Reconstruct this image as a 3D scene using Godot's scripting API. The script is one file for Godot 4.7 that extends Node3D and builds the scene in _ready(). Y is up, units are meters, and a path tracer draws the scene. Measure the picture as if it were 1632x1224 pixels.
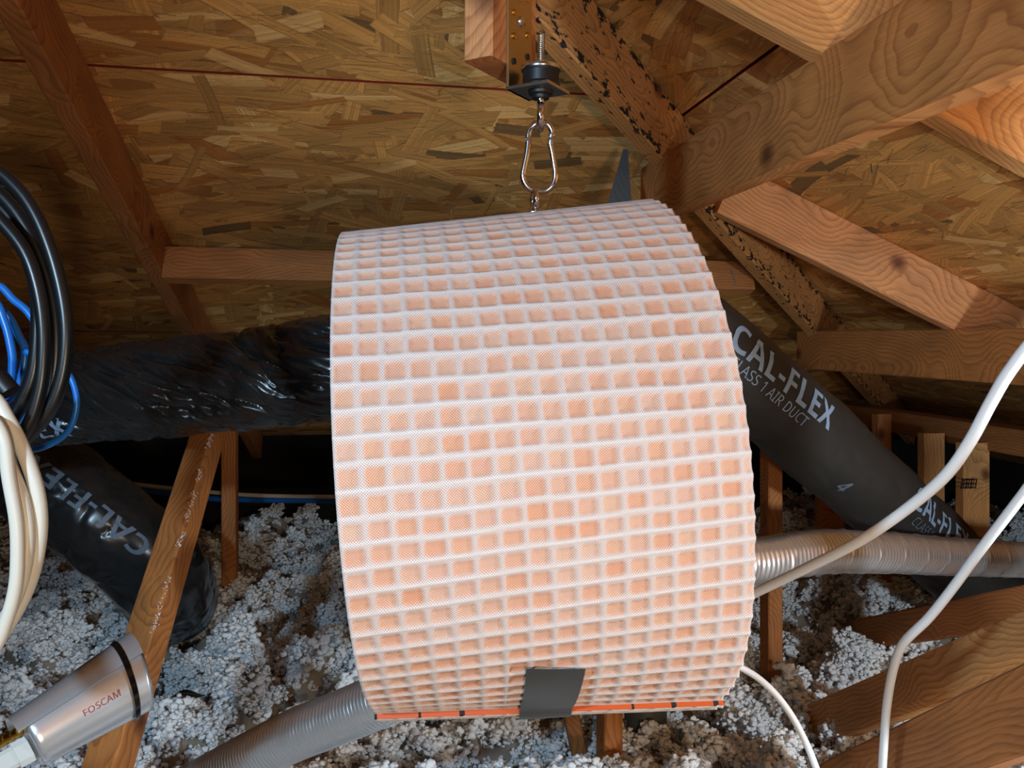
extends Node3D
# An attic under a hip roof: a duct fan wrapped in orange matting hangs from a rubber isolator.
# World axes follow the roof: x along the ridge side, -z down the far roof slope, y up, insulation near y = 0.

const FOCAL := 1300.0
const CAM := Vector3(0, 0.85, 0)
const SLOPE := 0.4245
const FAN := 1.15            # size of the fan

var cam_basis: Basis
var used := {}
var M := {}

# ------------------------------------------------------------------ small helpers
func numbered(called: String) -> String:
	if not used.has(called):
		used[called] = 0
		return called
	used[called] += 1
	return "%s_%03d" % [called, used[called]]

func pt(x: float, y: float, d: float) -> Vector3:
	return CAM + cam_basis * (Vector3((x - 816.0) / FOCAL, -(y - 612.0) / FOCAL, -1.0) * d)

func rel(x: float, y: float, z: float) -> Vector3:
	return Vector3(x, y + CAM.y, z)

func thing(called: String, label: String, category: String, at := Vector3.ZERO, group := "") -> Node3D:
	var o := Node3D.new()
	o.name = numbered(called)
	add_child(o)
	o.position = at
	o.set_meta("label", label)
	o.set_meta("category", category)
	if group != "":
		o.set_meta("group", group)
	return o

func tag(o: Node3D, label: String, category: String, group := "") -> Node3D:
	o.set_meta("label", label)
	o.set_meta("category", category)
	if group != "":
		o.set_meta("group", group)
	return o

func part(called: String, mesh: Mesh, mat: Material, parent: Node3D = null) -> MeshInstance3D:
	var o := MeshInstance3D.new()
	o.mesh = mesh
	if mat:
		o.material_override = mat
	if parent == null:
		o.name = numbered(called)
		add_child(o, true)
	else:
		o.name = called
		parent.add_child(o, true)
		o.position = -origin_of(parent)
	return o

func origin_of(n: Node3D) -> Vector3:
	var p := Vector3.ZERO
	var k: Node = n
	while k is Node3D and k != self:
		p += (k as Node3D).position
		k = k.get_parent()
	return p

func mat(color: Color, rough := 0.8, metal := 0.0) -> StandardMaterial3D:
	var m := StandardMaterial3D.new()
	m.albedo_color = color
	m.roughness = rough
	m.metallic = metal
	return m

func c8(r: float, g: float, b: float) -> Color:
	return Color(r / 255.0, g / 255.0, b / 255.0)

# collects flat faces
class MB:
	var v := PackedVector3Array()
	var n := PackedVector3Array()
	var t := PackedVector2Array()
	func tri(a: Vector3, b: Vector3, c: Vector3, out: Vector3, ua := Vector2.ZERO, ub := Vector2.ZERO, uc := Vector2.ZERO):
		var nn := (c - a).cross(b - a)
		if nn.length_squared() < 1e-18:
			return
		nn = nn.normalized()
		if nn.dot(out) < 0.0:
			v.append_array([a, c, b]); t.append_array([ua, uc, ub]); nn = -nn
		else:
			v.append_array([a, b, c]); t.append_array([ua, ub, uc])
		n.append_array([nn, nn, nn])
	func quad(a: Vector3, b: Vector3, c: Vector3, d: Vector3, out: Vector3, ua := Vector2.ZERO, ub := Vector2.ZERO, uc := Vector2.ZERO, ud := Vector2.ZERO):
		tri(a, b, c, out, ua, ub, uc)
		tri(a, c, d, out, ua, uc, ud)
	func add_to(m: ArrayMesh):
		var arr := []
		arr.resize(Mesh.ARRAY_MAX)
		arr[Mesh.ARRAY_VERTEX] = v
		arr[Mesh.ARRAY_NORMAL] = n
		arr[Mesh.ARRAY_TEX_UV] = t
		m.add_surface_from_arrays(Mesh.PRIMITIVE_TRIANGLES, arr)
	func mesh() -> ArrayMesh:
		var m := ArrayMesh.new()
		add_to(m)
		return m

# a smooth grid of points: nu columns, nv rows, point (i, j) at j * nu + i
func sheet(p: PackedVector3Array, nu: int, nv: int, inv := false, ring_u := false, uv := PackedVector2Array(), col := PackedColorArray()) -> ArrayMesh:
	var n := PackedVector3Array()
	n.resize(p.size())
	for j in nv:
		var j0 := maxi(j - 1, 0)
		var j1 := mini(j + 1, nv - 1)
		for i in nu:
			var i0 := i - 1
			var i1 := i + 1
			if ring_u:
				if i0 < 0: i0 = nu - 2
				if i1 > nu - 1: i1 = 1
			else:
				i0 = maxi(i0, 0)
				i1 = mini(i1, nu - 1)
			var w := (p[j * nu + i1] - p[j * nu + i0]).cross(p[j1 * nu + i] - p[j0 * nu + i]).normalized()
			n[j * nu + i] = -w if inv else w
	var idx := PackedInt32Array()
	idx.resize((nu - 1) * (nv - 1) * 6)
	var k := 0
	for j in nv - 1:
		for i in nu - 1:
			var a := j * nu + i
			var b := a + 1
			var c := a + nu + 1
			var d := a + nu
			if inv:
				idx[k] = a; idx[k + 1] = b; idx[k + 2] = c; idx[k + 3] = a; idx[k + 4] = c; idx[k + 5] = d
			else:
				idx[k] = a; idx[k + 1] = c; idx[k + 2] = b; idx[k + 3] = a; idx[k + 4] = d; idx[k + 5] = c
			k += 6
	var arr := []
	arr.resize(Mesh.ARRAY_MAX)
	arr[Mesh.ARRAY_VERTEX] = p
	arr[Mesh.ARRAY_NORMAL] = n
	if uv.size() > 0: arr[Mesh.ARRAY_TEX_UV] = uv
	if col.size() > 0: arr[Mesh.ARRAY_COLOR] = col
	arr[Mesh.ARRAY_INDEX] = idx
	var m := ArrayMesh.new()
	m.add_surface_from_arrays(Mesh.PRIMITIVE_TRIANGLES, arr)
	return m

# smooth curve through points, sampled n times, evenly by length
func smooth(points: Array, n: int) -> PackedVector3Array:
	var c := Curve3D.new()
	c.bake_interval = 0.004
	for k in points.size():
		var a: Vector3 = points[maxi(k - 1, 0)]
		var b: Vector3 = points[mini(k + 1, points.size() - 1)]
		var tg := (b - a) / 6.0
		c.add_point(points[k], -tg, tg)
	var o := PackedVector3Array()
	var total := c.get_baked_length()
	for k in n:
		o.append(c.sample_baked(total * k / (n - 1.0), true))
	return o

# frames along a path: [tangents, first normals, second normals]
func frames(path: PackedVector3Array, toward: Vector3) -> Array:
	var T := PackedVector3Array()
	var A := PackedVector3Array()
	var B := PackedVector3Array()
	for k in path.size():
		var t := (path[mini(k + 1, path.size() - 1)] - path[maxi(k - 1, 0)]).normalized()
		var a: Vector3
		if k == 0:
			a = toward - path[0]
		else:
			a = A[k - 1]
		a = (a - t * a.dot(t)).normalized()
		T.append(t); A.append(a); B.append(t.cross(a))
	return [T, A, B]

# a tube along a path; shape(k, ang) gives the radius; the ends are closed
func tube(path: PackedVector3Array, sides: int, shape: Callable, toward := CAM, flat_b := 1.0) -> ArrayMesh:
	var fr := frames(path, toward)
	var nu := sides + 1
	var p := PackedVector3Array()
	var uv := PackedVector2Array()
	var nv := path.size() + 2
	var along := 0.0
	for j in nv:
		var k := clampi(j - 1, 0, path.size() - 1)
		if k > 0 and j < nv - 1: along += path[k].distance_to(path[k - 1])
		for i in nu:
			var ang := TAU * i / sides
			var r: float = shape.call(k, ang)
			if j == 0 or j == nv - 1: r *= 0.02
			p.append(path[k] + (fr[1][k] * cos(ang) + fr[2][k] * sin(ang) * flat_b) * r)
			uv.append(Vector2(float(i) / sides, along))
	return sheet(p, nu, nv, false, true, uv)

func plain_tube(points: Array, radius: float, n := 60, sides := 14, flat_b := 1.0, toward := CAM) -> ArrayMesh:
	return tube(smooth(points, n), sides, func(_k, _a): return radius, toward, flat_b)

# turned shape: profile of (radius, height) pairs around the axis up from base
func lathe(base: Vector3, axis: Vector3, profile: Array, sides := 40) -> ArrayMesh:
	var up := axis.normalized()
	var a := up.cross(Vector3(0.3, 0.1, 0.9)).normalized()
	var b := up.cross(a)
	var p := PackedVector3Array()
	var prof := []
	for k in profile.size():   # doubled points keep edges crisp
		prof.append(profile[k])
		if k > 0 and k < profile.size() - 1: prof.append(profile[k] + (profile[k + 1] - profile[k]) * 0.04)
	var uv := PackedVector2Array()
	for q in prof:
		for i in sides + 1:
			var g := TAU * i / sides
			p.append(base + up * q.y + (a * cos(g) + b * sin(g)) * maxf(q.x, 0.00002))
			uv.append(Vector2(float(i) / sides, q.y))
	return sheet(p, sides + 1, prof.size(), false, true, uv)

# a straight timber from a to b: w along side, h along up, centred, edges eased; end cuts can be vertical
func timber_mesh(a: Vector3, b: Vector3, side: Vector3, up: Vector3, w: float, h: float, shift: Vector2, ease := 0.003) -> ArrayMesh:
	var m := MB.new()
	var x := w / 2.0
	var y := h / 2.0
	var e := ease
	var prof := [Vector2(-x + e, -y), Vector2(x - e, -y), Vector2(x, -y + e), Vector2(x, y - e), Vector2(x - e, y), Vector2(-x + e, y), Vector2(-x, y - e), Vector2(-x, -y + e)]
	var len := a.distance_to(b)
	var along := 0.0
	var steps := maxi(1, int(len / 0.25))
	for k in 8:
		var p: Vector2 = prof[k]
		var q: Vector2 = prof[(k + 1) % 8]
		var out := side * (p.x + q.x) + up * (p.y + q.y)
		if k % 2 == 0:
			out = (side * ((p.x + q.x) / w) + up * ((p.y + q.y) / h))
		var nx := along + p.distance_to(q)
		for s in steps:
			var f0 := float(s) / steps
			var f1 := float(s + 1) / steps
			var a0 := a.lerp(b, f0)
			var a1 := a.lerp(b, f1)
			m.quad(a0 + side * p.x + up * p.y, a0 + side * q.x + up * q.y, a1 + side * q.x + up * q.y, a1 + side * p.x + up * p.y, out,
				Vector2(along / 0.24, f0 * len / 1.1) + shift, Vector2(nx / 0.24, f0 * len / 1.1) + shift, Vector2(nx / 0.24, f1 * len / 1.1) + shift, Vector2(along / 0.24, f1 * len / 1.1) + shift)
		along = nx
	for s in 2:
		var c := a if s == 0 else b
		var out2 := (a - b) if s == 0 else (b - a)
		for k in range(1, 7):
			var p0: Vector2 = prof[0]
			var p1: Vector2 = prof[k]
			var p2: Vector2 = prof[k + 1]
			m.tri(c + side * p0.x + up * p0.y, c + side * p1.x + up * p1.y, c + side * p2.x + up * p2.y, out2, p0 * 4.0 + shift, p1 * 4.0 + shift, p2 * 4.0 + shift)
	return m.mesh()

func box_mesh(c: Vector3, ax: Vector3, ay: Vector3, az: Vector3, size: Vector3, e := 0.002) -> ArrayMesh:
	return timber_mesh(c - az * size.z / 2, c + az * size.z / 2, ax, ay, size.x, size.y, Vector2.ZERO, e)

# printed lettering carried onto a surface: place(x, y) gives the point for a spot of the text, in metres from its middle
func lettering(text: String, height: float, place: Callable, finest := 0.006, bold := 0.9) -> ArrayMesh:
	var f := SystemFont.new()
	f.font_names = PackedStringArray(["Droid Sans"])
	f.font_weight = 700 if bold > 0.5 else 400
	var tm := TextMesh.new()
	tm.text = text
	tm.font = f
	tm.font_size = 64
	tm.pixel_size = height / 46.0
	tm.depth = 0.0
	tm.curve_step = 2.0
	var arr := tm.get_mesh_arrays()
	var vs: PackedVector3Array = arr[Mesh.ARRAY_VERTEX]
	var ids: PackedInt32Array = arr[Mesh.ARRAY_INDEX] if arr[Mesh.ARRAY_INDEX] != null else PackedInt32Array(range(vs.size()))
	var m := MB.new()
	var todo := []
	for k in range(0, ids.size() - 2, 3):
		todo.append([vs[ids[k]], vs[ids[k + 1]], vs[ids[k + 2]]])
	while todo.size() > 0:
		var t: Array = todo.pop_back()
		var best := 0
		var far := 0.0
		for s in 3:
			var l: float = t[s].distance_to(t[(s + 1) % 3])
			if l > far:
				far = l
				best = s
		if far > finest:
			var mid: Vector3 = (t[best] + t[(best + 1) % 3]) / 2.0
			todo.append([t[best], mid, t[(best + 2) % 3]])
			todo.append([mid, t[(best + 1) % 3], t[(best + 2) % 3]])
			continue
		var p0: Vector3 = place.call(t[0].x, t[0].y)
		var p1: Vector3 = place.call(t[1].x, t[1].y)
		var p2: Vector3 = place.call(t[2].x, t[2].y)
		m.tri(p0, p1, p2, CAM - p0)
	return m.mesh()

# ------------------------------------------------------------------ textures
func noise(seed_: int, freq: float, octaves := 3, ridged := false) -> FastNoiseLite:
	var n := FastNoiseLite.new()
	n.seed = seed_
	n.noise_type = FastNoiseLite.TYPE_SIMPLEX_SMOOTH
	n.frequency = freq
	n.fractal_octaves = octaves
	n.fractal_type = FastNoiseLite.FRACTAL_RIDGED if ridged else FastNoiseLite.FRACTAL_FBM
	return n

func wood_texture(seed_: int, knots: Array, mold: bool) -> ImageTexture:
	var w := 256
	var h := 1024
	var bytes := PackedByteArray()
	bytes.resize(w * h * 3)
	var n1 := noise(seed_, 1.0, 2)
	var n2 := noise(seed_ + 5, 1.0, 3)
	var n3 := noise(seed_ + 9, 1.0, 4)
	var n4 := noise(seed_ + 13, 1.0, 2)
	var k := 0
	for y in h:
		var v := float(y) / h
		var wave := 0.55 * n1.get_noise_2d(v * 1.6, 3.3) + 0.12 * n1.get_noise_2d(v * 6.0, 9.3)
		for x in w:
			var u := float(x) / w
			var du := (u - 0.45 + 0.12 * n1.get_noise_2d(v * 1.3, 40.0)) * 1.25
			var dep := 0.25 + wave
			var bend := 0.0
			var core := 0.0
			for kn in knots:
				var kx: float = (u - kn.x) * 4.2
				var ky: float = (v - kn.y) * 15.0
				var r2 := kx * kx + ky * ky * 0.45
				bend += 0.16 * exp(-r2 * 1.4)
				core = maxf(core, clampf(1.25 - sqrt(kx * kx + ky * ky) * 3.1, 0.0, 1.0))
			var d := sqrt(du * du + dep * dep) * 24.0 + bend * 24.0 + 0.35 * n2.get_noise_2d(u * 6.0, v * 8.0)
			var ring := d - floorf(d)
			var late := pow(ring, 2.6) * (1.0 - smoothstep(0.93, 1.0, ring))
			var fibre := n3.get_noise_2d(u * 90.0, v * 9.0) + 0.6 * n3.get_noise_2d(u * 260.0, v * 30.0)
			var cloud := n4.get_noise_2d(u * 2.5, v * 6.0)
			var g := 1.0 - 0.20 * late + 0.10 * fibre + 0.09 * cloud
			var r := 0.90 * g
			var gg := 0.67 * g - 0.04 * late
			var b := 0.44 * g - 0.05 * late
			r = lerpf(r, 0.34, core * 0.75); gg = lerpf(gg, 0.18, core * 0.75); b = lerpf(b, 0.09, core * 0.75)
			if mold:
				var s := n2.get_noise_2d(u * 11.0, v * 26.0) + 0.6 * n3.get_noise_2d(u * 30.0, v * 70.0)
				var band := exp(-pow((u - 0.17) * 14.0, 2.0)) + 0.9 * exp(-pow((u - 0.62) * 16.0, 2.0)) + 0.15 * exp(-pow((u - 0.36) * 9.0, 2.0))
				var stain := smoothstep(0.40, 0.60, s * 0.75 + band * 0.40)
				r = lerpf(r, 0.09, stain); gg = lerpf(gg, 0.075, stain); b = lerpf(b, 0.06, stain)
			bytes[k] = clampi(int(r * 255), 0, 255)
			bytes[k + 1] = clampi(int(gg * 255), 0, 255)
			bytes[k + 2] = clampi(int(b * 255), 0, 255)
			k += 3
	var im := Image.create_from_data(w, h, false, Image.FORMAT_RGB8, bytes)
	return ImageTexture.create_from_image(im)

# pressed strands of oriented strand board; returns [colour, normal]
func strand_textures() -> Array:
	var s := 1024
	var col := PackedByteArray()
	col.resize(s * s * 3)
	var hgt := PackedByteArray()
	hgt.resize(s * s)
	for k in s * s:
		col[k * 3] = 170; col[k * 3 + 1] = 122; col[k * 3 + 2] = 68
		hgt[k] = 90
	var rng := RandomNumberGenerator.new()
	rng.seed = 77
	for q in 1050:
		var L := rng.randf_range(70, 260)
		var W := rng.randf_range(11, 40)
		if q > 820:
			L *= 0.55; W *= 0.6
		var ang := rng.randfn(0.0, 0.34)
		if rng.randf() < 0.16: ang += PI / 2
		var cx := rng.randf() * s
		var cy := rng.randf() * s
		var tone := rng.randf()
		var br := lerpf(0.83, 1.0, tone)
		var base := Vector3(222, 170, 102) * br
		var pick := rng.randf()
		if pick < 0.11: base = Vector3(236, 194, 132)
		elif pick < 0.19: base = Vector3(184, 126, 68)
		elif pick < 0.205: base = Vector3(126, 100, 66)
		var ca := cos(ang)
		var sa := sin(ang)
		var rows := PackedFloat32Array()
		var pat := rng.randf_range(0.06, 0.13)
		for r in int(W) + 2: rows.append(1.0 + rng.randf_range(-pat, pat) * (1.6 if r % 3 == 0 else 0.6))
		var h0 := rng.randf_range(70, 190)
		var tilt := rng.randf_range(-26, 26)
		var skew := rng.randf_range(-0.6, 0.6)
		var iu := 0.0
		var bow := rng.randf_range(-0.0012, 0.0012)
		while iu < L:
			var edge := 1.0
			var iv := 0.0
			while iv < W:
				var uu := iu - L / 2 + skew * iv
				var vv := iv - W / 2 + bow * (iu - L / 2) * (iu - L / 2)
				var px := posmod(int(cx + uu * ca - vv * sa), s)
				var py := posmod(int(cy + uu * sa + vv * ca), s)
				var o := py * s + px
				edge = rows[int(iv)]
				if iv < 1.2 or iu < 1.2 or iv > W - 1.4: edge *= 0.93
				col[o * 3] = clampi(int(base.x * edge), 0, 255)
				col[o * 3 + 1] = clampi(int(base.y * edge), 0, 255)
				col[o * 3 + 2] = clampi(int(base.z * edge), 0, 255)
				hgt[o] = clampi(int(h0 + tilt * (iv / W - 0.5) + tilt * (iu / L - 0.5)), 0, 255)
				iv += 0.72
			iu += 0.72
	for q in 2600:   # splits and dark flecks along the strands
		var fx := rng.randf() * s
		var fy := rng.randf() * s
		var fl := rng.randf_range(6, 46)
		var fa := rng.randfn(0.0, 0.22)
		var f := rng.randf_range(0.62, 0.9) if rng.randf() < 0.6 else rng.randf_range(1.06, 1.2)
		for k in int(fl):
			var px := posmod(int(fx + k * cos(fa)), s)
			var py := posmod(int(fy + k * sin(fa) + sin(k * 0.2)), s)
			var o := py * s + px
			for ch in 3: col[o * 3 + ch] = clampi(int(col[o * 3 + ch] * f), 0, 255)
	var im := Image.create_from_data(s, s, false, Image.FORMAT_RGB8, col)
	var hm := Image.create_from_data(s, s, false, Image.FORMAT_L8, hgt)
	hm.convert(Image.FORMAT_RGBA8)
	hm.bump_map_to_normal_map(2.2)
	return [ImageTexture.create_from_image(im), ImageTexture.create_from_image(hm)]

# open knit of the fleece: white threads, small holes on a slanting lattice
func knit_texture() -> ImageTexture:
	var s := 512
	var b := PackedByteArray()
	b.resize(s * s * 3)
	var k := 0
	var nz := noise(4, 0.05, 2)
	for y in s:
		for x in s:
			var u := float(x) / s * 2.0
			var v := float(y) / s * 2.0
			var f := cos(TAU * 9.0 * (u + v)) + 0.9 * cos(TAU * 9.0 * (u - v))
			f += 0.25 * nz.get_noise_2d(x, y)
			var hole := smoothstep(0.25, 1.25, f)
			var thread := 0.97 + 0.03 * cos(TAU * 9.0 * (u + v) + 1.3)
			b[k] = int(255 * thread * lerpf(1.0, 0.74, hole))
			b[k + 1] = int(255 * thread * lerpf(1.0, 0.65, hole))
			b[k + 2] = int(255 * thread * lerpf(1.0, 0.60, hole))
			k += 3
	return ImageTexture.create_from_image(Image.create_from_data(s, s, false, Image.FORMAT_RGB8, b))

func wood(tex: String, color: Color, rough := 0.75) -> StandardMaterial3D:
	var m := mat(color, rough)
	m.albedo_texture = M[tex]
	return m

func make_materials():
	M["grain_a"] = wood_texture(11, [Vector2(0.3, 0.22), Vector2(0.7, 0.71)], false)
	M["grain_b"] = wood_texture(47, [Vector2(0.55, 0.46)], false)
	M["grain_mold"] = wood_texture(83, [Vector2(0.62, 0.3)], true)
	var st := strand_textures()
	M["osb"] = mat(c8(255, 238, 214), 0.7)
	M.osb.albedo_texture = st[0]
	M.osb.normal_enabled = true
	M.osb.normal_texture = st[1]
	M.osb.normal_scale = 0.55
	M["red_edge"] = mat(c8(140, 34, 14), 0.85)
	M["felt"] = mat(c8(26, 25, 24), 0.95)
	M["gypsum"] = mat(c8(140, 130, 118), 0.95)
	M["lumber_amber"] = wood("grain_a", c8(214, 190, 158))
	M["lumber_brown"] = wood("grain_b", c8(196, 170, 142))
	M["lumber_pale"] = wood("grain_b", c8(250, 244, 228))
	M["lumber_pink"] = wood("grain_a", c8(232, 214, 208))
	M["lumber_mold"] = wood("grain_mold", c8(222, 206, 178))
	M["zinc"] = mat(c8(214, 212, 206), 0.24, 1.0)
	M["chrome"] = mat(c8(225, 226, 228), 0.14, 1.0)
	M["zinc_yellow"] = mat(c8(196, 176, 128), 0.33, 1.0)
	M["rubber"] = mat(c8(20, 20, 21), 0.45)
	M["fleece"] = mat(Color.WHITE, 0.95)
	M.fleece.vertex_color_use_as_albedo = true
	M.fleece.albedo_texture = knit_texture()
	M["orange"] = mat(c8(196, 78, 14), 0.5)
	M["dark"] = mat(c8(30, 20, 14), 0.8)
	M["tape"] = mat(c8(52, 51, 49), 0.42)
	M["poly"] = mat(c8(36, 37, 38), 0.24)
	M["poly_dusty"] = mat(c8(50, 49, 47), 0.55)
	M["print"] = mat(c8(150, 176, 206), 0.6)
	M["print_dim"] = mat(c8(104, 118, 136), 0.6)
	M["foil"] = mat(c8(240, 241, 242), 0.33, 0.86)
	M["steel_grey"] = mat(c8(112, 120, 122), 0.5, 0.55)
	M["cable_white"] = mat(c8(240, 241, 242), 0.42)
	M["cable_cream"] = mat(c8(226, 220, 206), 0.4)
	M["cable_black"] = mat(c8(20, 21, 23), 0.33)
	M["cable_blue"] = mat(c8(24, 108, 196), 0.32)
	M["silver_paint"] = mat(c8(222, 224, 228), 0.27, 0.72)
	M["gloss_black"] = mat(c8(14, 14, 15), 0.12)
	M["gold"] = mat(c8(226, 180, 92), 0.2, 1.0)
	M["plastic_white"] = mat(c8(226, 226, 220), 0.4)
	M["print_red"] = mat(c8(150, 38, 52), 0.5)
	M["stamp"] = mat(c8(44, 38, 34), 0.8)
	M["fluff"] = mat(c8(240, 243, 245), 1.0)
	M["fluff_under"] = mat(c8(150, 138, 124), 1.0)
	M["webbing"] = mat(c8(86, 88, 90), 0.85)

# ------------------------------------------------------------------ lamps
func lamp(called: String, label: String, at: Vector3, color: Color, energy: float, radius: float):
	var o := thing(called, label, "lamp", at)
	var s := SphereMesh.new()
	s.radius = radius
	s.height = radius * 2
	var m := mat(Color.WHITE, 0.5)
	m.emission_enabled = true
	m.emission = color
	m.emission_energy_multiplier = 3.0
	var b := part("bulb", s, m, o)
	b.position = Vector3.ZERO
	var sock := part("socket", lathe(at + Vector3(0, radius * 0.9, 0), Vector3.UP, [Vector2(0, 0), Vector2(radius * 0.45, 0), Vector2(radius * 0.5, radius * 1.2), Vector2(0, radius * 1.3)], 20), M.plastic_white, o)
	sock.set_meta("label", "white lamp socket")
	var l := OmniLight3D.new()
	l.name = "glow"
	l.light_color = color
	l.light_energy = energy
	l.light_size = radius
	l.omni_range = 12.0
	l.omni_attenuation = 2.0
	l.shadow_enabled = true
	o.add_child(l)

func clamp_lamp(label: String, at: Vector3, aim: Vector3, half: float, color: Color, energy: float):
	var o := thing("clamp_lamp", label, "lamp", at)
	var dir := (aim - at).normalized()
	part("shade", lathe(at - dir * 0.10, dir, [Vector2(0.0, 0.0), Vector2(0.028, 0.0), Vector2(0.032, 0.05), Vector2(0.075, 0.085), Vector2(0.073, 0.087), Vector2(0.028, 0.053), Vector2(0.0, 0.05)], 40), M.steel_grey, o)
	var m := mat(Color.WHITE, 0.5)
	m.emission_enabled = true
	m.emission = color
	m.emission_energy_multiplier = 3.0
	part("led_face", lathe(at - dir * 0.012, dir, [Vector2(0.0, 0.0), Vector2(0.045, 0.0), Vector2(0.045, 0.006), Vector2(0.0, 0.008)], 32), m, o)
	var l := SpotLight3D.new()
	l.name = "glow"
	l.light_color = color
	l.light_energy = energy
	l.light_size = 0.04
	l.spot_range = 12.0
	l.spot_attenuation = 2.0
	l.spot_angle = half
	l.spot_angle_attenuation = 0.5
	l.shadow_enabled = true
	o.add_child(l)
	l.position = dir * 0.01
	l.look_at_from_position(at + dir * 0.01, aim, Vector3.UP)

# ------------------------------------------------------------------ start
func _ready():
	cam_basis = Basis(Vector3.UP, deg_to_rad(-9.195)) * Basis(Vector3.RIGHT, deg_to_rad(-3.24)) * Basis(Vector3.BACK, deg_to_rad(0.561))
	var cam := Camera3D.new()
	cam.name = "camera"
	cam.fov = rad_to_deg(2.0 * atan(612.0 / FOCAL))
	cam.transform = Transform3D(cam_basis, CAM)
	cam.near = 0.02
	add_child(cam)
	cam.current = true
	var we := WorldEnvironment.new()
	we.name = "environment"
	var env := Environment.new()
	env.background_mode = Environment.BG_COLOR
	env.background_color = Color(0.02, 0.02, 0.022)
	env.tonemap_mode = Environment.TONE_MAPPER_LINEAR
	env.tonemap_exposure = 1.0
	env.sdfgi_enabled = true
	env.ssao_enabled = true
	env.ssil_enabled = true
	we.environment = env
	add_child(we)
	make_materials()
	clamp_lamp("cool white clamp lamp with a grey metal shade high at left of the fan", rel(-0.62, 0.34, 0.30), rel(0.12, -0.42, -1.0), 40.0, Color(0.74, 0.89, 1.0), 1.6)
	lamp("work_lamp", "warm white lamp bulb standing low behind the viewpoint", rel(0.16, -0.17, 0.60), Color(1.0, 0.91, 0.80), 0.74, 0.04)
	lamp("work_lamp", "cool white lamp bulb low beyond the lower right braces", rel(1.12, -0.30, -0.22), Color(0.90, 0.96, 1.0), 0.95, 0.04)

	shell()
	framing()
	insulation()
	fan()
	hanger()
	ducts()
	cables()
	camera_thing()
	odds()

# ------------------------------------------------------------------ the room
func roof_y1(z: float) -> float: return CAM.y + 1.165 + SLOPE * z
func roof_y2(x: float) -> float: return CAM.y + 0.7235 - SLOPE * x

func osb_panel(parent: Node3D, poly: Array, first: bool):
	# poly holds (x, z) corners; the panel lies on the far slope (first) or the right slope
	var rng := RandomNumberGenerator.new()
	rng.seed = int(poly[0].x * 1000) + int(poly[0].y * 77) + (5 if first else 9)
	var shift := Vector2(rng.randf(), rng.randf())
	var low := []
	var high := []
	var uvs := []
	var up := Vector3(0, 1, -SLOPE).normalized() if first else Vector3(SLOPE, 1, 0).normalized()
	for q in poly:
		var p := Vector3(q.x, roof_y1(q.y) if first else roof_y2(q.x), q.y)
		low.append(p)
		high.append(p + up * 0.012)
		var k := 1.0863
		var ab := Vector2(q.x, q.y * k) if first else Vector2(q.y, q.x * k)
		uvs.append(ab / 1.5 + shift)
	var face := MB.new()
	var edge := MB.new()
	var mid := Vector3.ZERO
	for p in low: mid += p / low.size()
	for k in range(1, low.size() - 1):
		face.tri(low[0], low[k], low[k + 1], -up, uvs[0], uvs[k], uvs[k + 1])
		face.tri(high[0], high[k], high[k + 1], up, uvs[0], uvs[k], uvs[k + 1])
	for k in low.size():
		var j := (k + 1) % low.size()
		edge.quad(low[k], low[j], high[j], high[k], (low[k] + low[j]) / 2 - mid)
	var m := ArrayMesh.new()
	face.add_to(m)
	edge.add_to(m)
	m.surface_set_material(0, M.osb)
	m.surface_set_material(1, M.red_edge)
	part("osb_panel", m, null, parent)

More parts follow.
